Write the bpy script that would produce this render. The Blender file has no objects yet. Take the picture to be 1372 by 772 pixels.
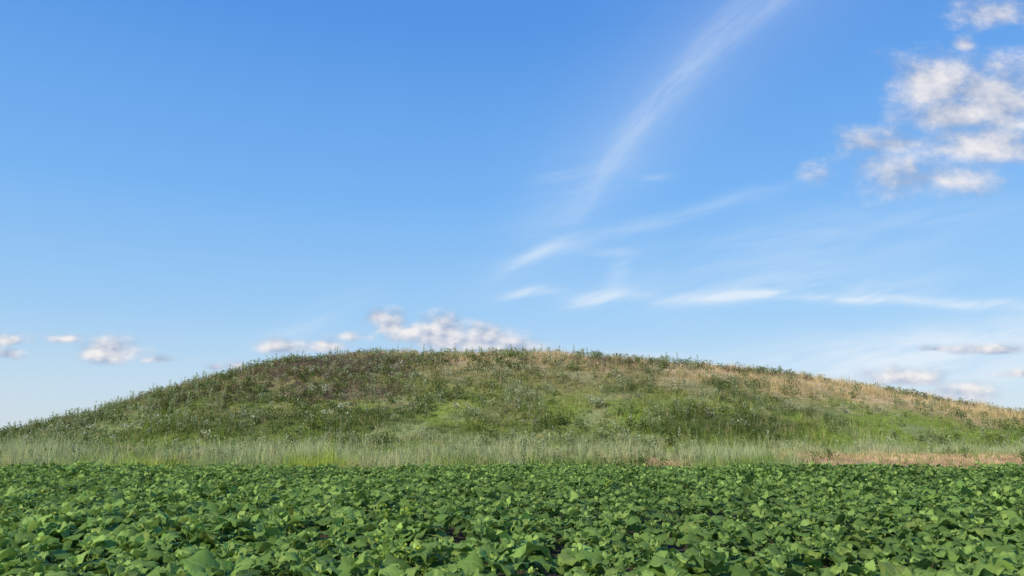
import bpy, math
import numpy as np
from math import radians
from mathutils import Vector
scene = bpy.context.scene

# ------------------------------------------------------------------ helpers
_tabs = {}
def vnoise(x, y, scale, seed=0):
    if seed not in _tabs:
        _tabs[seed] = np.random.default_rng(1000+seed).random((256, 256))
    T = _tabs[seed]
    x = np.asarray(x)/scale; y = np.asarray(y)/scale
    xi = np.floor(x).astype(int); yi = np.floor(y).astype(int)
    fx = x-xi; fy = y-yi
    fx = fx*fx*(3-2*fx); fy = fy*fy*(3-2*fy)
    a = T[xi % 256, yi % 256]; b = T[(xi+1) % 256, yi % 256]
    c = T[xi % 256, (yi+1) % 256]; d = T[(xi+1) % 256, (yi+1) % 256]
    return (a*(1-fx)+b*fx)*(1-fy)+(c*(1-fx)+d*fx)*fy
def fbm(x, y, scale, seed=0, octv=4):
    s = 0; w = 1; t = 0
    for i in range(octv):
        s = s+w*vnoise(x, y, scale/2**i, seed+i); t += w; w *= .55
    return s/t
def sstep(a, b, x):
    t = np.clip((x-a)/(b-a), 0, 1)
    return t*t*(3-2*t)
def lerp(a, b, t):
    return a+(b-a)*t

def make_mesh(name, V, faces, col=None, uv=None, mat=None, smooth=True):
    me = bpy.data.meshes.new(name)
    V = np.asarray(V, dtype=np.float32).reshape(-1, 3)
    me.vertices.add(len(V)); me.vertices.foreach_set("co", V.ravel())
    faces = [f for f in faces if f is not None and len(f)]
    loops = np.concatenate([f.ravel() for f in faces]).astype(np.int32)
    tot = np.concatenate([np.full(len(f), f.shape[1]) for f in faces])
    start = np.concatenate([[0], np.cumsum(tot)[:-1]]).astype(np.int32)
    me.loops.add(len(loops)); me.loops.foreach_set("vertex_index", loops)
    me.polygons.add(len(tot)); me.polygons.foreach_set("loop_start", start)
    if smooth:
        me.polygons.foreach_set("use_smooth", np.ones(len(tot), dtype=bool))
    me.update(calc_edges=True)
    if col is not None:
        c = np.ones((len(V), 4), dtype=np.float32); c[:, :3] = col
        a = me.attributes.new("tint", 'FLOAT_COLOR', 'POINT'); a.data.foreach_set("color", c.ravel())
    if uv is not None:
        a = me.attributes.new("leafuv", 'FLOAT2', 'POINT'); a.data.foreach_set("vector", np.asarray(uv, dtype=np.float32).ravel())
    ob = bpy.data.objects.new(name, me); scene.collection.objects.link(ob)
    if mat: me.materials.append(mat)
    return ob

class NT:
    def __init__(s, nt): s.nt = nt
    def put(s, sock, v):
        if isinstance(v, bpy.types.NodeSocket): s.nt.links.new(v, sock)
        elif v is not None: sock.default_value = v
    def m(s, op, a, b=None, c=None, clamp=False):
        n = s.nt.nodes.new('ShaderNodeMath'); n.operation = op; n.use_clamp = clamp
        s.put(n.inputs[0], a)
        if b is not None: s.put(n.inputs[1], b)
        if c is not None: s.put(n.inputs[2], c)
        return n.outputs[0]
    def noise(s, vec, scale, detail=3, rough=.5, dist=0., color=False):
        n = s.nt.nodes.new('ShaderNodeTexNoise'); s.put(n.inputs['Vector'], vec)
        n.inputs['Scale'].default_value = scale; n.inputs['Detail'].default_value = detail
        n.inputs['Roughness'].default_value = rough; n.inputs['Distortion'].default_value = dist
        return n.outputs['Color'] if color else n.outputs['Fac']
    def comb(s, x, y, z=0.):
        n = s.nt.nodes.new('ShaderNodeCombineXYZ'); s.put(n.inputs[0], x); s.put(n.inputs[1], y); s.put(n.inputs[2], z)
        return n.outputs[0]
    def sep(s, v):
        n = s.nt.nodes.new('ShaderNodeSeparateXYZ'); s.put(n.inputs[0], v); return n.outputs
    def ss(s, x, a, b, o0=0., o1=1.):
        n = s.nt.nodes.new('ShaderNodeMapRange'); n.interpolation_type = 'SMOOTHSTEP'
        s.put(n.inputs[0], x); n.inputs[1].default_value = a; n.inputs[2].default_value = b
        n.inputs[3].default_value = o0; n.inputs[4].default_value = o1
        return n.outputs[0]
    def mix(s, f, a, b, mode='MIX'):
        n = s.nt.nodes.new('ShaderNodeMix'); n.data_type = 'RGBA'; n.blend_type = mode
        s.put(n.inputs[0], f); s.put(n.inputs[6], a); s.put(n.inputs[7], b)
        return n.outputs[2]
    def attr(s, name):
        n = s.nt.nodes.new('ShaderNodeAttribute'); n.attribute_name = name; return n

def rgb(r, g, b): return (r, g, b, 1.)

# ------------------------------------------------------------------ materials
def foliage_mat(name, transl=.3, rough=.6, spec=.2, veins=False):
    m = bpy.data.materials.new(name); m.use_nodes = True
    nt = m.node_tree; nt.nodes.clear(); N = NT(nt)
    out = nt.nodes.new('ShaderNodeOutputMaterial')
    col = N.attr("tint").outputs['Color']
    geo = nt.nodes.new('ShaderNodeNewGeometry')
    bump = None
    if veins:
        uv = N.sep(N.attr("leafuv").outputs['Vector'])
        t, sx = uv[0], uv[1]
        asx = N.m('ABSOLUTE', sx)
        mid = N.ss(asx, .09, .02)
        ph = N.m('FRACT', N.m('SUBTRACT', N.m('MULTIPLY', t, 6.), N.m('MULTIPLY', asx, 2.2)))
        side = N.ss(N.m('ABSOLUTE', N.m('SUBTRACT', ph, .5)), .10, .02)
        vein = N.m('MAXIMUM', mid, N.m('MULTIPLY', side, .5))
        pn = N.noise(geo.outputs['Position'], 22, 2)
        col = N.mix(N.ss(pn, .3, .7, 0, .35), col, N.mix(1., col, rgb(.62, .7, .6), 'MULTIPLY'))
        col = N.mix(N.m('MULTIPLY', vein, .35), col, rgb(.33, .46, .17))
        back = N.mix(1., col, rgb(1.35, 1.25, 1.5), 'MULTIPLY')
        col = N.mix(geo.outputs['Backfacing'], col, back)
        b = nt.nodes.new('ShaderNodeBump'); b.inputs['Strength'].default_value = .5
        b.inputs['Distance'].default_value = .01
        N.put(b.inputs['Height'], N.m('SUBTRACT', pn, N.m('MULTIPLY', vein, .8)))
        bump = b.outputs[0]
    if veins:
        p = nt.nodes.new('ShaderNodeBsdfPrincipled')
        N.put(p.inputs['Base Color'], col); p.inputs['Roughness'].default_value = rough
        p.inputs['Specular IOR Level'].default_value = spec
        if bump is not None: N.put(p.inputs['Normal'], bump)
    else:
        p = nt.nodes.new('ShaderNodeBsdfDiffuse'); N.put(p.inputs['Color'], col)
    tr = nt.nodes.new('ShaderNodeBsdfTranslucent')
    N.put(tr.inputs['Color'], N.mix(1., col, rgb(1.2, 1.15, .75), 'MULTIPLY'))
    mx = nt.nodes.new('ShaderNodeMixShader'); mx.inputs[0].default_value = transl
    nt.links.new(p.outputs[0], mx.inputs[1]); nt.links.new(tr.outputs[0], mx.inputs[2])
    nt.links.new(mx.outputs[0], out.inputs[0])
    return m

leaf_mat = foliage_mat("sunflower_leaf", .26, .66, .18, veins=True)
grass_mat = foliage_mat("grass_blades", .38)
weed_mat = foliage_mat("weed_foliage", .3)

def ground_mat():
    m = bpy.data.materials.new("soil_and_grass"); m.use_nodes = True
    nt = m.node_tree; N = NT(nt); p = nt.nodes['Principled BSDF']
    geo = nt.nodes.new('ShaderNodeNewGeometry'); pos = geo.outputs['Position']
    X, Y, Z = N.sep(pos)
    soil = N.mix(N.noise(pos, 3., 6, .65), rgb(.04, .03, .022), rgb(.10, .078, .055))
    gr = N.mix(N.noise(pos, .35, 5, .6), rgb(.09, .15, .04), rgb(.22, .25, .09))
    far = N.mix(N.ss(N.noise(N.comb(N.m('MULTIPLY', X, .002), N.m('MULTIPLY', Y, .008)), 1., 3), .42, .58), rgb(.24, .28, .16), rgb(.45, .36, .27))
    edge = N.m('ADD', Y, N.m('MULTIPLY', N.noise(pos, .8, 3), 1.2))
    c = N.mix(N.ss(edge, 33., 33.8), soil, gr)
    bare = N.m('MULTIPLY', N.m('MULTIPLY', N.ss(edge, 33., 33.8), N.ss(edge, 41., 39.5)), N.m('MULTIPLY', N.ss(X, 12., 14.), N.ss(X, 28., 26.)))
    c = N.mix(bare, c, N.mix(N.noise(pos, 2., 5, .6), rgb(.38, .27, .17), rgb(.60, .47, .31)))
    dist = N.m('SQRT', N.m('ADD', N.m('MULTIPLY', X, X), N.m('MULTIPLY', Y, Y)))
    c = N.mix(N.ss(dist, 110, 260), c, far)  # far field tones, paled in colour to stand in for aerial haze
    N.put(p.inputs['Base Color'], c); p.inputs['Roughness'].default_value = .95
    p.inputs['Specular IOR Level'].default_value = .1
    b = nt.nodes.new('ShaderNodeBump'); b.inputs['Strength'].default_value = .7; b.inputs['Distance'].default_value = .06
    N.put(b.inputs['Height'], N.noise(pos, 7., 4, .65)); N.put(p.inputs['Normal'], b.outputs[0])
    return m
def hill_mat():
    m = bpy.data.materials.new("hill_turf"); m.use_nodes = True
    nt = m.node_tree; N = NT(nt); p = nt.nodes['Principled BSDF']
    geo = nt.nodes.new('ShaderNodeNewGeometry'); pos = geo.outputs['Position']
    col = N.attr("tint").outputs['Color']
    col = N.mix(N.ss(N.noise(pos, 2.5, 4, .7), .3, .7), N.mix(1., col, rgb(.6, .62, .6), 'MULTIPLY'), N.mix(1., col, rgb(1.1, 1.05, .95), 'MULTIPLY'))
    N.put(p.inputs['Base Color'], col); p.inputs['Roughness'].default_value = .95
    p.inputs['Specular IOR Level'].default_value = .08
    b = nt.nodes.new('ShaderNodeBump'); b.inputs['Strength'].default_value = .8; b.inputs['Distance'].default_value = .15
    N.put(b.inputs['Height'], N.noise(pos, 3., 4, .65)); N.put(p.inputs['Normal'], b.outputs[0])
    return m

# ------------------------------------------------------------------ terrain
RX = np.array([-95, -70, -60, -55, -50.9, -45.5, -38.6, -32.4, -24.5, -18.9, -6.9, 5.9, 17.1, 25.1, 33.0, 40.9, 48.7, 54.3, 64, 78, 92, 120])
RH = np.array([0, 0, .0, .4, 1.1, 2.6, 4.8, 6.9, 9.0, 9.7, 10.0, 9.75, 9.05, 8.15, 7.0, 5.55, 4.2, 3.5, 2.5, 1.2, 0, 0])
gx = np.arange(-110, 130, .5)
gh = np.interp(gx, RX, RH)
k = np.exp(-.5*(np.arange(-12, 13)*.5/2.0)**2); k /= k.sum()
gh = np.convolve(np.pad(gh, 12, mode='edge'), k, mode='valid')
YR = 84.
def ridgeH(x): return np.interp(x, gx, gh)
def foot(x): return np.minimum(44+.0052*x*x, 74)
def ground_h(x, y):
    bank = .46*sstep(33.2, 36.8, y)*sstep(45, 39, y)*(sstep(9, 14, x)*sstep(30, 25, x)+.6*np.exp(-((x-7.)/1.3)**2))
    return .40*sstep(33, 48, y)*(1-.35*sstep(50, 110, y)) + bank + (fbm(x, y, 9, 40)-.5)*.16*sstep(-5, 10, np.asarray(y)+0*x)
def hill_h(x, y):
    W = YR-foot(x)
    s = np.clip(np.abs(y-YR)/W, 0, 1)
    g = np.cos(np.pi/2*s)**1.25
    H = ridgeH(x)
    b = (fbm(x, y, 14, 50)-.5)*1.2 + (fbm(x, y, 4, 60)-.5)*.6
    return H*g + b*g*np.clip(H/5, 0, 1) - .12*(1-np.clip(H*g/1.0, 0, 1))
def height(x, y):
    return np.maximum(ground_h(x, y), hill_h(x, y))

C = lambda *a: np.array(a)
GREEN = C(.235, .30, .07); FRESH = C(.30, .40, .085); OLIVE = C(.37, .325, .15)
STRAW = C(.74, .58, .34); PURPLE = C(.225, .15, .135); GREY = C(.40, .43, .27); DARK = C(.11, .15, .045)
def hill_color(x, y):
    z = hill_h(x, y); q = z/np.maximum(ridgeH(x), .8)
    n1 = fbm(x, y, 9, 3); n2 = fbm(x, y, 3., 13)
    c = lerp(GREEN, FRESH, np.clip(sstep(.35, .65, n1)+.5*sstep(10, 30, x), 0, 1)[..., None])
    up = sstep(.35, .75, q+(n1-.5)*.6)*(1-.3*sstep(15, 35, x))
    c = lerp(c, OLIVE, (up*.85)[..., None])
    c = lerp(c, GREY, (sstep(.5, .66, n2)*.45)[..., None])
    c = lerp(c, DARK, (sstep(.49, .58, fbm(x, y, 4.5, 33))*.7*(1-.6*sstep(15, 35, x)))[..., None])
    c = lerp(c, FRESH, (sstep(.22, .08, q)*.7)[..., None])
    pm = np.exp(-(((x+17)/10)**2+((q-.82)/.16)**2))+.8*np.exp(-(((x+14)/8)**2+((q-.5)/.1)**2))+.5*np.exp(-(((x-12)/9)**2+((q-.8)/.1)**2))
    c = lerp(c, PURPLE, (sstep(.25, .6, pm*(.4+n2))*.65)[..., None])
    th = np.interp(x, [-40, -12, 5, 25, 45, 65], [1.25, 1.08, .89, .66, .52, .48])
    st = sstep(th-.17, th+.12, q+(n1-.5)*.45+(n2-.5)*.35)
    c = lerp(c, STRAW, (st*.97)[..., None])
    c = lerp(c, STRAW, (sstep(.6, .72, fbm(x, y, 2.2, 43))*.4*sstep(.15, .5, q))[..., None])
    return c, st, q

def grid(xs, ys, zf, name, mat, colf=None):
    XX, YY = np.meshgrid(xs, ys)
    Z = zf(XX, YY)
    V = np.stack([XX, YY, Z], -1).reshape(-1, 3)
    nx, ny = len(xs), len(ys)
    i = (np.arange(nx-1)[None, :]+nx*np.arange(ny-1)[:, None]).ravel()
    F = np.stack([i, i+1, i+1+nx, i+nx], -1)
    col = None
    if colf is not None: col = colf(XX.ravel(), YY.ravel())[0]*.8
    return make_mesh(name, V, [F], col=col, mat=mat)

xs = np.concatenate([[-6000, -3000, -1500, -800, -400, -200], np.arange(-120, 121, 1.5), [200, 400, 800, 1500, 3000, 6000]])
ys = np.concatenate([[-3000, -800, -200, -60, -20], np.arange(-8, 60, .8), np.arange(60, 160, 4), [200, 300, 500, 900, 1800, 3500, 7000]])
grid(xs, ys, ground_h, "ground", ground_mat())
grid(np.arange(-75, 98, .6), np.arange(43, 126, .6), hill_h, "grassy_hill", hill_mat(), hill_color)

# ------------------------------------------------------------------ grass blades
def blades(x, y, z, h, w, lean, col, segs=2, seed=0, tipcol=None):
    r = np.random.default_rng(seed); n = len(x)
    a = r.random(n)*2*np.pi; face = r.random(n)*2*np.pi
    wx, wy = np.cos(face)*w/2, np.sin(face)*w/2
    L = lean*h
    tx, ty = np.cos(a)*L, np.sin(a)*L
    P = np.stack([x, y, z-.03], -1)
    Wd = np.stack([wx, wy, 0*wx], -1)
    T = np.stack([tx, ty, h], -1)
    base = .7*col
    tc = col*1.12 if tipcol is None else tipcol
    if segs == 1:
        V = np.stack([P-Wd, P+Wd, P+T], 1)
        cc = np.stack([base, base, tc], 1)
        i = np.arange(n)[:, None]*3
        return V.reshape(-1, 3), [i+np.array([0, 1, 2])], cc.reshape(-1, 3)
    Mid = np.stack([tx*.35, ty*.35, h*.6], -1)
    V = np.stack([P-Wd, P+Wd, P+Mid+Wd*.8, P+Mid-Wd*.8, P+T], 1)
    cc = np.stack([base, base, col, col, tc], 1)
    i = np.arange(n)[:, None]*5
    return V.reshape(-1, 3), [i+np.array([0, 1, 2, 3]), i+np.array([3, 2, 4])], cc.reshape(-1, 3)

def tufts(n, x0, x1, y0, y1, per, spread, r):
    x = r.uniform(x0, x1, n); y = r.uniform(y0, y1, n)
    tid = np.repeat(np.arange(len(x)), per)
    bx = x[tid]+r.normal(0, spread, len(tid)); by = y[tid]+r.normal(0, spread, len(tid))
    return bx, by, tid, len(x)

r = np.random.default_rng(11)
bx, by, tid, nt_ = tufts(60000, -82, 96, 45, 90, 7, .11, r)
q = hill_color(bx, by); col = q[0]; st = q[1]
tv = r.normal(1, .25, nt_)[tid]; jv = r.normal(1, .12, len(bx))
patch = sstep(.3, .7, fbm(bx, by, 4, 70))
h = (.14+.44*patch)*np.clip(r.normal(1, .42, nt_)[tid], .35, 2.4)*np.clip(r.normal(1, .2, len(bx)), .5, 1.6)
h *= (1+.15*st)
col = col*(np.clip(tv*jv, .45, 1.6))[:, None]
dry = (r.random(nt_) < .11)[tid]
col[dry] = lerp(col[dry], STRAW, .6)
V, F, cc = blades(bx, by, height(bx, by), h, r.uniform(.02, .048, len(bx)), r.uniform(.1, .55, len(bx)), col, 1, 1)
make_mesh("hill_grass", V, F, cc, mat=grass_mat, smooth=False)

# meadow strip at the foot of the hill
r = np.random.default_rng(12)
bx, by, tid, nt_ = tufts(42000, -48, 52, 33.0, 50, 8, .1, r)
n1 = fbm(bx, by*2.5, 5, 80); n2 = fbm(bx, by, 1.6, 84); n3 = fbm(bx, by, 2.6, 88)
PALE = C(.50, .53, .31); YG = C(.42, .50, .10); MG = C(.25, .35, .09)
col = lerp(MG, PALE, (sstep(.3, .62, n1+.018*(by-38)+(n3-.5)*.5)*.85)[:, None])
col = lerp(col, STRAW, (sstep(.55, .7, n2)*.4)[:, None])
ygm = sstep(40, 34.5, by)*sstep(5, -8, bx)*sstep(.35, .6, fbm(bx, by, 3, 86))
col = lerp(col, YG, ygm[:, None])
bare = sstep(42., 39.6, by+(n2-.5)*5)*np.maximum(sstep(12, 14.5, bx+(n2-.5)*5), .9*sstep(1.8, .8, np.abs(bx-7.0)))*sstep(28, 25.5, bx+(n2-.5)*4)
RED = C(.56, .39, .24)
col = lerp(col, lerp(RED, STRAW, sstep(.3, .7, n2)[:, None]*.8), (bare*.95)[:, None])
tv = np.clip(r.normal(1, .2, nt_)[tid]*r.normal(1, .1, len(bx)), .45, 1.6)
col = col*tv[:, None]
sp = (bare > .5) & (r.random(nt_) < .06)[tid]
col[sp] = MG
h = (.12+.38*sstep(.3, .7, n1)+.42*sstep(.3, .7, n3))*np.clip(r.normal(1, .3, nt_)[tid], .4, 1.9)*r.uniform(.6, 1.15, len(bx))
tall = (r.random(nt_) < .06)[tid]
h = np.where(tall, h*1.4+.3, h)
h = lerp(h, .20*r.uniform(.4, 1.3, len(bx)), bare)
h = np.where(sp, .35, h)
h *= lerp(1., .6, sstep(44, 50, by))
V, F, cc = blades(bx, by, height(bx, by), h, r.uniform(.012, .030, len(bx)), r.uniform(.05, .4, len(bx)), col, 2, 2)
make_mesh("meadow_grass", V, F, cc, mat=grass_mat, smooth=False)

# ------------------------------------------------------------------ weeds / bushes
def bushes(name, x, y, hgt, rad, nleaf, size, cols, shape='dome', top=None, topfrac=.4, seed=0, stems=True):
    r = np.random.default_rng(seed); n = len(x)
    nl = n*nleaf; b = np.repeat(np.arange(n), nleaf)
    u = r.random(nl)**.75
    a = r.random(nl)*2*np.pi
    if shape == 'dome': rr = np.sqrt(np.clip(1-(u-.35)**2/.5, .05, 1))*np.sqrt(r.random(nl))
    elif shape == 'spike': rr = (1-u*.85)*r.random(nl)
    else: rr = (.35+.65*u)*np.sqrt(r.random(nl))
    lob = 1+.35*np.sin(a*3+b*1.7)
    hz = height(x, y)
    px = x[b]+np.cos(a)*rr*rad[b]*lob; py = y[b]+np.sin(a)*rr*rad[b]*lob
    pz = hz[b]+hgt[b]*u
    P = np.stack([px, py, pz], -1)
    d1 = r.normal(0, 1, (nl, 3)); d1[:, 2] = np.abs(d1[:, 2])*.8+.2; d1 /= np.linalg.norm(d1, axis=1)[:, None]
    d2 = r.normal(0, 1, (nl, 3)); d2 = np.cross(d1, d2); d2 /= np.linalg.norm(d2, axis=1)[:, None]
    s = (size*r.uniform(.6, 1.4, nl))[:, None]
    V = np.stack([P-d2*s*.3, P+d1*s*.5-d2*s*.1, P+d1*s, P+d1*s*.45+d2*s*.38], 1)
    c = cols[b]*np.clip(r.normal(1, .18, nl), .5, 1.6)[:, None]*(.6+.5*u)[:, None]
    if top is not None:
        ft = (u > .5) & (r.random(nl) < topfrac)
        c[ft] = top*r.uniform(.75, 1.1, ft.sum())[:, None]
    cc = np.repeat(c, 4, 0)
    i = np.arange(nl)[:, None]*4
    F = [i+np.array([0, 1, 2, 3])]
    V = V.reshape(-1, 3)
    if stems:
        ns = 5; sb = np.repeat(np.arange(n), ns); m = len(sb)
        a = r.random(m)*2*np.pi; z0 = hz[sb]
        B = np.stack([x[sb], y[sb], z0-.05], -1)
        rr = rad[sb]*.6*r.random(m)
        T = np.stack([x[sb]+np.cos(a)*rr, y[sb]+np.sin(a)*rr, z0+hgt[sb]*.95], -1)
        f = r.random(m)*np.pi; W = np.stack([np.cos(f)*.012, np.sin(f)*.012, 0*f], -1)
        SV = np.stack([B-W, B+W, T], 1).reshape(-1, 3)
        j = np.arange(m)[:, None]*3+len(V)
        F.append(j+np.array([0, 1, 2])); V = np.concatenate([V, SV]); cc = np.concatenate([cc, np.repeat(cols[sb]*.7, 3, 0)])
    return make_mesh(name, V, F, cc, mat=weed_mat, smooth=False)

def scatter(n, cx, cy, sx, sy, r): return cx+r.normal(0, sx, n), cy+r.normal(0, sy, n)
r = np.random.default_rng(21)
x = r.uniform(-60, 70, 6500); y = r.uniform(48, 88, 6500)
kk = r.random(6500) < (.06+1.0*sstep(.46, .6, fbm(x, y, 5, 90)))*(1-.75*sstep(5, 30, x)) + .07
x, y = x[kk], y[kk]; n = len(x)
cols = lerp(GREY*1.0, GREEN*.75, r.random(n)[:, None])
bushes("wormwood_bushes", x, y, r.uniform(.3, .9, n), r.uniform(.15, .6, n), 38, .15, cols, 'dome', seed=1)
x = r.uniform(-60, 50, 2200); y = r.uniform(47, 86, 2200)
kk = r.random(2200) < (.08+.95*sstep(.47, .57, fbm(x, y, 5, 95)))*(1-.55*sstep(8, 25, x)); x, y = x[kk], y[kk]; n = len(x)
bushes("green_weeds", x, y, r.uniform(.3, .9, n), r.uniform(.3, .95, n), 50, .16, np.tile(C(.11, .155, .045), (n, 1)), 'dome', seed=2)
X_, Y_ = [], []
for (cx, cy, sx, sy, m) in [(-19, 73, 5, 3.2, 260), (-13, 70, 5, 3, 150), (-15, 62, 3.5, 2, 110), (-24, 61, 3, 2, 50), (10, 72, 5, 2, 110), (24, 74, 4, 1.2, 50), (46, 74, 4, 1, 60), (-35, 72, 4, 3, 40)]:
    a, b = scatter(m, cx, cy, sx, sy, r); X_.append(a); Y_.append(b)
x = np.concatenate(X_); y = np.concatenate(Y_); n = len(x)
bushes("purple_brown_weeds", x, y, r.uniform(.3, .65, n), r.uniform(.2, .55, n), 36, .12,
       lerp(C(.19, .12, .13), C(.22, .18, .11), r.random(n)[:, None]), 'dome', seed=3)
X_, Y_ = [], []
for (cx, cy, sx, sy, m) in [(-13.0, 55, .5, .4, 9), (-28, 53, 1.5, .8, 6), (-33, 55, 2, 1.2, 10), (-26, 56, 1.4, .8, 7), (-20, 54, .8, .5, 5), (6.2, 56.5, .45, .3, 11), (-2.8, 54, .9, .4, 6), (-17, 67, 2.5, 1.2, 8), (-15.5, 60, .5, .4, 4), (-11.5, 67, 2, 1, 5), (-37, 57, 3, 2, 9)]:
    a, b = scatter(m, cx, cy, sx, sy, r); X_.append(a); Y_.append(b)
x = np.concatenate(X_); y = np.concatenate(Y_); n = len(x)
bushes("white_wildflowers", x, y, r.uniform(.5, .95, n), r.uniform(.25, .45, n), 56, .12,
       np.tile(C(.28, .34, .16), (n, 1)), 'dome', top=C(.72, .70, .60), topfrac=.45, seed=4)
x = np.concatenate([r.uniform(-56, -22, 620), r.uniform(-22, 20, 140), r.uniform(-45, 45, 460), r.normal(-27, 1.5, 40), r.normal(9.0, .6, 16), r.normal(-11, 1, 14)])
y = np.concatenate([r.uniform(52, 86, 760), r.uniform(36, 49, 460), r.normal(58, 2, 40), r.normal(52, .8, 16), r.normal(60, .8, 14)])
kk = ~((y < 42) & (x > 11)); x, y = x[kk], y[kk]
n = len(x)
bushes("tall_weed_stalks", x, y, r.uniform(.6, 1.35, n), r.uniform(.08, .22, n), 34, .12,
       lerp(GREY*1.1, C(.28, .36, .14), r.random(n)[:, None]), 'spike', seed=5)
x = np.concatenate([r.normal(4.9, .9, 26), r.normal(1.2, .5, 10), r.uniform(-30, 10, 36), r.uniform(28, 36, 14), r.uniform(13, 27, 10)])
y = np.concatenate([r.normal(34.6, .4, 26), r.normal(35.3, .4, 10), r.uniform(33.7, 35.8, 36), r.uniform(33.6, 35, 14), r.uniform(34, 38, 10)]); n = len(x)
bushes("margin_weeds", x, y, r.uniform(.3, .7, n), r.uniform(.2, .5, n), 60, .09, np.tile(C(.10, .16, .05), (n, 1)), 'dome', seed=6)

# ------------------------------------------------------------------ sunflower crop
r = np.random.default_rng(31)
ang = radians(14); ca, sa = math.cos(ang), math.sin(ang)
U, W_ = np.meshgrid(np.arange(-60, 60, .37), np.arange(-40, 60, .72))
U = U+r.normal(0, .08, U.shape); W_ = W_+r.normal(0, .06, W_.shape)
x = (U*ca-W_*sa).ravel(); y = (U*sa+W_*ca).ravel()
kk = (y > 1.6) & (y < 33.0+.4*np.sin(x*.3)) & (np.abs(x) < .74*y+6) & (np.hypot(x, y) > 1.6)
kk &= r.random(len(x)) > .09
x, y = x[kk], y[kk]; n = len(x)
vig = np.clip(.62+.64*fbm(x, y, 3.5, 100)+r.normal(0, .12, n), .5, 1.35)
PH = .50*vig
def leaf_set(px, py, ph, vg, R, Cn, seed, nlv=13, ls=1.):
    r = np.random.default_rng(seed); n = len(px)
    b = np.repeat(np.arange(n), nlv); i = np.tile(np.arange(nlv), n); f = i/(nlv-1)
    az0 = r.random(n)*6.28
    hz = height(px, py)
    az = az0[b]+i*2.4+r.normal(0, .25, len(b))
    z = hz[b]+ph[b]*(.30+.66*f**.9)
    L = ls*(np.interp(f, [0, .25, .6, .8, 1], [.24, .31, .28, .19, .10])*vg[b]*np.clip(r.normal(1, .16, len(b)), .6, 1.4))
    Wd = L*r.uniform(.78, 1.0, len(b))
    pet = np.interp(f, [0, .5, 1], [.17, .12, .01])*vg[b]
    p0 = np.interp(f, [0, .5, .8, 1], [.30, .34, .70, 1.15])+r.normal(0, .30, len(b))
    cu = np.interp(f, [0, .6, 1], [1.15, 1.05, .5])+r.normal(0, .30, len(b)); cu = np.clip(cu, .15, 2)
    t = np.linspace(0, 1, R); s = np.linspace(-1, 1, Cn)
    wp = np.interp(t, [0, .1, .28, .48, .7, .88, 1], [.30, .78, 1., .92, .66, .32, .02])/2
    T, S = np.meshgrid(t, s, indexing='ij'); WP = wp[:, None]*np.ones_like(S)
    T2 = T-.10*np.abs(S)**1.5*(1-T)**3
    c = cu[:, None, None]; p = p0[:, None, None]; LL = L[:, None, None]
    rr = LL*(np.sin(p)-np.sin(p-c*T2))/c
    zz = LL*(np.cos(p-c*T2)-np.cos(p))/c
    ww = Wd[:, None, None]*WP*S
    fold = r.uniform(.1, .6, len(b))[:, None, None]
    ph1 = r.random(len(b))[:, None, None]*6.28
    up = np.abs(ww)*fold - LL*.13*np.abs(S)**2.5*(1+.8*np.sin(T*11+ph1+S*1.5)) + LL*.03*np.sin(T*17+S*5+ph1)
    pn = p-c*T
    rr = rr-np.sin(pn)*up; zz = zz+np.cos(pn)*up
    petr = (pet*np.cos(p0*.6))[:, None, None]; petz = (pet*.5)[:, None, None]
    roll = r.normal(0, .34, len(b))[:, None, None]
    rr = rr+petr; zz = zz+petz+ww*roll
    A = az[:, None, None]
    X = px[b][:, None, None]+rr*np.cos(A)-ww*np.sin(A)
    Y = py[b][:, None, None]+rr*np.sin(A)+ww*np.cos(A)
    Z = z[:, None, None]+zz
    V = np.stack([X, Y, Z], -1).reshape(-1, 3)
    m = len(b); nv = R*Cn
    q = (np.arange(R-1)[:, None]*Cn+np.arange(Cn-1)[None, :]).ravel()
    Q = np.stack([q, q+Cn, q+Cn+1, q+1], -1)
    F = (np.arange(m)[:, None, None]*nv+Q[None]).reshape(-1, 4)
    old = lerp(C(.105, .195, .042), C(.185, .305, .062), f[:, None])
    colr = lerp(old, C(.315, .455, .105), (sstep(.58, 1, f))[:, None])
    pt = fbm(px, py, 6, 110)[b]
    colr = colr*np.clip(r.normal(1, .18, m)*(.78+.44*pt), .5, 1.6)[:, None]
    yl = (r.random(m) < .06)
    colr[yl] = lerp(colr[yl], C(.38, .46, .10), .45)
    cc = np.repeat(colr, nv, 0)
    uv = np.tile(np.stack([T, S], -1).reshape(-1, 2), (m, 1))
    hx = px[b]; hy = py[b]
    B = np.stack([hx, hy, z-.01], -1)
    E = np.stack([hx+(petr[:, 0, 0]+.01)*np.cos(az), hy+(petr[:, 0, 0]+.01)*np.sin(az), z+petz[:, 0, 0]], -1)
    sd = np.stack([-np.sin(az), np.cos(az), 0*az], -1)*.005
    PV = np.stack([B-sd, B+sd, E+sd, E-sd], 1).reshape(-1, 3)
    PF = np.arange(m)[:, None]*4+np.arange(4)[None, :]+len(V)
    V = np.concatenate([V, PV]); cc = np.concatenate([cc, np.tile(C(.26, .37, .14), (len(PV), 1))]); uv = np.concatenate([uv, np.full((len(PV), 2), .3)])
    a = np.arange(3)*2.094
    ring = np.stack([np.cos(a), np.sin(a)], -1)*.010
    SB = np.concatenate([np.stack([px, py], -1)[:, None, :]+ring[None], np.repeat((hz-.03)[:, None, None], 3, 1)], -1)
    ST = np.concatenate([np.stack([px, py], -1)[:, None, :]+ring[None]*.6, np.repeat((hz+ph)[:, None, None], 3, 1)], -1)
    SV = np.concatenate([SB, ST], 1).reshape(-1, 3)
    sq = np.array([[0, 1, 4, 3], [1, 2, 5, 4], [2, 0, 3, 5]])
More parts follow.
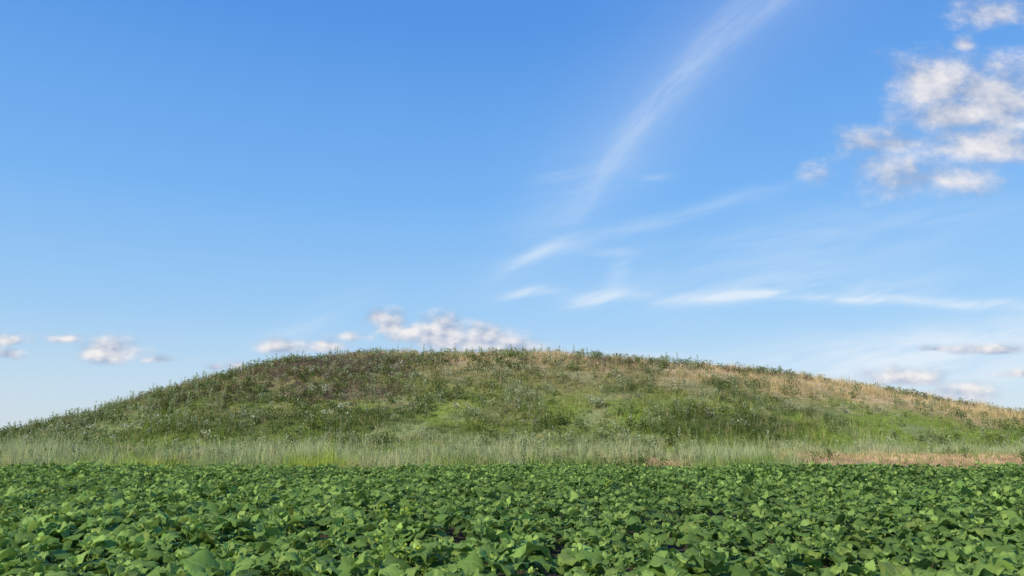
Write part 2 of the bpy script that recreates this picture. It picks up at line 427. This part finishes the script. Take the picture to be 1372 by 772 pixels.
    SF = (np.arange(n)[:, None, None]*6+sq[None]).reshape(-1, 4)+len(V)
    V = np.concatenate([V, SV]); cc = np.concatenate([cc, np.tile(C(.2, .32, .1), (len(SV), 1))]); uv = np.concatenate([uv, np.full((len(SV), 2), .3)])
    return V, [F, PF, SF], cc, uv
near = y < 13
A1 = leaf_set(x[near], y[near], PH[near], vig[near], 8, 7, 1, 14, .95)
A2 = leaf_set(x[~near], y[~near], PH[~near], vig[~near], 5, 3, 2, 13, .86)
off = len(A1[0])
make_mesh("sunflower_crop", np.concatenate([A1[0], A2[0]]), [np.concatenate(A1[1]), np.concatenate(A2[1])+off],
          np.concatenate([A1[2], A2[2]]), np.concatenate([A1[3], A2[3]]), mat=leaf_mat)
r = np.random.default_rng(41)
x = np.concatenate([r.normal(-1.9, .25, 8), r.normal(-8.2, .6, 6), r.normal(-1.4, .2, 4), r.uniform(-15, 15, 5)])
y = np.concatenate([r.normal(13.5, .5, 8), r.normal(12.2, .5, 6), r.normal(9.3, .3, 4), r.uniform(12, 27, 5)]); n = len(x)
bushes("yellow_green_weeds", x, y, r.uniform(.5, .68, n), r.uniform(.08, .18, n), 60, .05, np.tile(C(.30, .45, .07), (n, 1)), 'v', top=C(.5, .56, .07), topfrac=.25, seed=9)

# ------------------------------------------------------------------ world sky with clouds
SUN_EL, SUN_AZ = 35., 222.      # azimuth clockwise from +Y
w = bpy.data.worlds.new("sky"); scene.world = w; w.use_nodes = True
w.cycles.sampling_method = 'NONE'
nt = w.node_tree; nt.nodes.clear(); N = NT(nt)
out = nt.nodes.new('ShaderNodeOutputWorld')
sky = nt.nodes.new('ShaderNodeTexSky'); sky.sky_type = 'NISHITA'; sky.sun_disc = False
sky.sun_elevation = radians(SUN_EL); sky.sun_rotation = radians(SUN_AZ)
sky.air_density = 1.; sky.dust_density = .6; sky.ozone_density = 1.6
tc = nt.nodes.new('ShaderNodeTexCoord')
dx, dy, dz = N.sep(tc.outputs['Generated'])
den = N.m('MAXIMUM', dy, .08)
u0 = N.m('DIVIDE', dx, den); v0 = N.m('DIVIDE', dz, den)
front = N.ss(dy, .1, .3)
uvv = N.comb(u0, v0, 0.)

blobs = [(-.674, .1197, .028, .012, 1.1), (-.676, .1005, .026, .011, .9), (-.601, .1217, .03, .008, .9), (-.542, .103, .044, .025, 1.45),
 (-.471, .0944, .034, .007, .8), (-.366, .0844, .02, .010, 1.), (-.395, .0835, .014, .007, .8),
 (-.300, .1105, .050, .014, 1.15), (-.255, .1105, .035, .012, 1.1), (-.217, .1248, .034, .011, .85), (-.162, .140, .026, .022, 1.4), (-.180, .151, .018, .014, 1.35),
 (-.140, .128, .034, .019, 1.35), (-.095, .124, .047, .033, 1.55), (-.045, .119, .065, .027, 1.4), (-.005, .113, .055, .016, 1.2),
 (.522, .0695, .065, .017, 1.25), (.606, .0508, .045, .02, 1.2), (.651, .1065, .07, .010, 1.1), (.571, .1085, .022, .006, .9), (.68, .075, .05, .008, .8),
 (.715, .600, .085, .045, 1.1), (.663, .554, .022, .018, .9), (.61, .487, .075, .056, 1.3), (.710, .461, .11, .078, 1.4),
 (.665, .398, .115, .05, 1.2), (.545, .402, .075, .027, .95), (.43, .352, .05, .028, .68), (.58, .350, .12, .048, .8), (.635, .44, .09, .05, 1.2)]
f = None
for (bu, bv, a, b, wt) in blobs:
    du = N.m('MULTIPLY', N.m('SUBTRACT', u0, bu), 1/a)
    dv = N.m('MULTIPLY', N.m('SUBTRACT', v0, bv), 1/b)
    dv = N.m('MAXIMUM', dv, N.m('MULTIPLY', dv, -1.6))
    d2 = N.m('MULTIPLY_ADD', du, du, N.m('MULTIPLY', dv, dv))
    e = N.m('MULTIPLY', N.m('SUBTRACT', 1.35, N.m('SQRT', d2)), wt)
    f = e if f is None else N.m('MAXIMUM', f, e)
# clouds high overhead are nearer, so their billows look larger
big = N.ss(v0, .2, .34)
n1a = N.noise(N.comb(u0, N.m('MULTIPLY', v0, 1.5)), 26, 3, .56)
n1b = N.noise(N.comb(u0, N.m('MULTIPLY', v0, 1.4), 3.), 9, 5, .60)
n2a = N.noise(N.comb(N.m('SUBTRACT', u0, .008), N.m('MULTIPLY', N.m('ADD', v0, .008), 1.5)), 26, 2, .5)
n2b = N.noise(N.comb(N.m('SUBTRACT', u0, .016), N.m('MULTIPLY', N.m('ADD', v0, .022), 1.4), 3.), 9, 4, .55)
def mixf(t, a, b): return N.m('MULTIPLY_ADD', t, N.m('SUBTRACT', b, a), a)
n1_ = mixf(big, n1a, n1b); n2_ = mixf(big, n2a, n2b)
d0 = N.m('MULTIPLY_ADD', N.m('SUBTRACT', n1_, .5), N.m('MULTIPLY_ADD', big, 1.6, 2.), f)
cden = N.ss(d0, .0, 1.4)
light = N.m('ADD', N.m('ADD', N.m('MULTIPLY_ADD', big, -.06, .30), N.m('MULTIPLY', N.m('SUBTRACT', n1_, n2_), N.m('MULTIPLY_ADD', big, .9, 2.6))), N.m('MULTIPLY', N.ss(f, 0., 1.5), .26), clamp=True)
ccol = N.mix(light, rgb(.37, .44, .60), rgb(.94, .89, .87))  # sunlit and shaded cloud sides painted in as colour

# cirrus
wn = N.sep(N.noise(uvv, 4., 2, .55, color=True))
du_ = N.m('MULTIPLY', N.m('SUBTRACT', wn[0], .5), .06); dv_ = N.m('MULTIPLY', N.m('SUBTRACT', wn[1], .5), .05)
ud = N.m('ADD', u0, du_); vd = N.m('ADD', v0, dv_)
streaks = [(.21, .285, 16.6, .17, .012, .17), (.39, .178, 0, .18, .007, .72), (.42, .192, 3, .17, .020, .28), (.116, .178, 9, .045, .008, .5),
 (.147, .212, 60, .03, .014, .16), (.0245, .186, 5, .035, .006, .45), (.65, .174, 0, .07, .006, .55), (.62, .128, 9, .18, .024, .5),
 (-.26, .152, 20, .07, .014, .2), (.165, .106, -2, .09, .006, .25), (.062, .354, 10, .03, .007, .15), (.035, .235, 24, .05, .008, .25),
 (.138, .240, 0, .03, .006, .25), (.42, .25, 12, .28, .05, .16),
 (.06, .28, 45, .14, .05, .10), (.55, .085, 3, .32, .035, .45), (.2, .355, 5, .02, .005, .2)]
tot = None
for (su, sv, an, L, W, amp) in streaks:
    c_, s_ = math.cos(radians(an)), math.sin(radians(an))
    a = N.m('SUBTRACT', ud, su); b = N.m('SUBTRACT', vd, sv)
    p1 = N.m('MULTIPLY_ADD', a, c_/L, N.m('MULTIPLY', b, s_/L))
    p2 = N.m('MULTIPLY_ADD', a, -s_/W, N.m('MULTIPLY', b, c_/W))
    e = N.m('MULTIPLY', N.m('EXPONENT', N.m('MULTIPLY', N.m('MULTIPLY_ADD', p1, p1, N.m('MULTIPLY', p2, p2)), -1.)), amp)
    tot = e if tot is None else N.m('ADD', tot, e)
fib = N.noise(N.comb(N.m('MULTIPLY', ud, 6.), N.m('MULTIPLY', N.m('SUBTRACT', vd, N.m('MULTIPLY', ud, .2)), 34.)), 1., 4, .62)
tot = N.m('MULTIPLY', tot, N.ss(fib, .28, .66, .2, 1.45))
v1 = N.m('ADD', v0, N.m('MULTIPLY', dv_, .6))
t1 = N.m('SUBTRACT', v1, .272); t2 = N.m('SUBTRACT', v1, .4495)
uc = N.m('ADD', N.m('ADD', .0766, N.m('MULTIPLY', t1, .6766)), N.m('MULTIPLY', N.m('MULTIPLY', t1, t2), .85))
offn = N.m('SUBTRACT', N.m('ADD', u0, N.m('MULTIPLY', du_, .6)), uc)
wid = N.m('ADD', .020, N.m('MULTIPLY', N.m('ABSOLUTE', N.m('SUBTRACT', v1, .30)), .065))
o = N.m('DIVIDE', offn, wid)
o2 = N.m('MULTIPLY', o, o)
core = N.m('EXPONENT', N.m('MULTIPLY', o2, -1.))
halo = N.m('EXPONENT', N.m('MULTIPLY', o2, -.07))
along = N.m('MULTIPLY', N.ss(v1, .22, .40), N.ss(v1, .95, .6))
fib2 = N.noise(N.comb(N.m('MULTIPLY', offn, 30.), N.m('MULTIPLY', v1, 9.)), 1., 5, .65)
feather = N.m('MULTIPLY', along, N.m('ADD', N.m('MULTIPLY', N.m('MULTIPLY', core, .21), N.ss(fib2, .25, .7, .4, 1.35)), N.m('MULTIPLY', halo, .11)))
cir = N.m('MULTIPLY', N.m('MINIMUM', N.m('ADD', tot, feather), .85), front)

# clear-sky colour: physical sky blended with a measured summer-evening profile
rp = nt.nodes.new('ShaderNodeValToRGB'); cr = rp.color_ramp
def lin(*c): return tuple([((v/255+.055)/1.055)**2.4 for v in c]+[1.])
pts = [(0., lin(208, 222, 234)), (.06, lin(192, 218, 239)), (.15, lin(157, 204, 245)), (.30, lin(119, 182, 246)), (.50, lin(84, 152, 234)), (1., lin(50, 110, 210))]
cr.elements[0].position = pts[0][0]; cr.elements[0].color = pts[0][1]
cr.elements[1].position = pts[-1][0]; cr.elements[1].color = pts[-1][1]
for ps, cl in pts[1:-1]:
    el = cr.elements.new(ps); el.color = cl
N.put(rp.inputs[0], dz)
bg0 = nt.nodes.new('ShaderNodeBackground'); N.put(bg0.inputs[0], sky.outputs[0]); bg0.inputs[1].default_value = .15
bg1 = nt.nodes.new('ShaderNodeBackground'); N.put(bg1.inputs[0], rp.outputs[0])
m0 = nt.nodes.new('ShaderNodeMixShader'); m0.inputs[0].default_value = .88
nt.links.new(bg0.outputs[0], m0.inputs[1]); nt.links.new(bg1.outputs[0], m0.inputs[2])
bg2 = nt.nodes.new('ShaderNodeBackground'); bg2.inputs[0].default_value = rgb(.78, .87, .97)
bg3 = nt.nodes.new('ShaderNodeBackground'); N.put(bg3.inputs[0], ccol)
m1 = nt.nodes.new('ShaderNodeMixShader'); N.put(m1.inputs[0], cir)
nt.links.new(m0.outputs[0], m1.inputs[1]); nt.links.new(bg2.outputs[0], m1.inputs[2])
m2 = nt.nodes.new('ShaderNodeMixShader'); N.put(m2.inputs[0], N.m('MULTIPLY', N.m('MULTIPLY', cden, front), .88))
nt.links.new(m1.outputs[0], m2.inputs[1]); nt.links.new(bg3.outputs[0], m2.inputs[2])
nt.links.new(m2.outputs[0], out.inputs[0])

# ------------------------------------------------------------------ sun
sd = bpy.data.lights.new("sun", 'SUN'); sd.energy = 4.3; sd.angle = radians(.53); sd.color = (1., .89, .70)
so = bpy.data.objects.new("sun", sd); scene.collection.objects.link(so)
e, a = radians(SUN_EL), radians(SUN_AZ)
d = Vector((math.sin(a)*math.cos(e), math.cos(a)*math.cos(e), math.sin(e)))
so.rotation_euler = d.to_track_quat('Z', 'Y').to_euler(); so.location = (-30, -30, 40)

# ------------------------------------------------------------------ camera
cd = bpy.data.cameras.new("camera"); cd.sensor_width = 36; cd.lens = 26.19; cd.clip_end = 12000
co = bpy.data.objects.new("camera", cd); scene.collection.objects.link(co)
co.location = (0, 0, 1.9); co.rotation_euler = (radians(90+10.89), 0, 0)
scene.camera = co
scene.view_settings.view_transform = 'Standard'; scene.view_settings.look = 'None'; scene.view_settings.exposure = 0
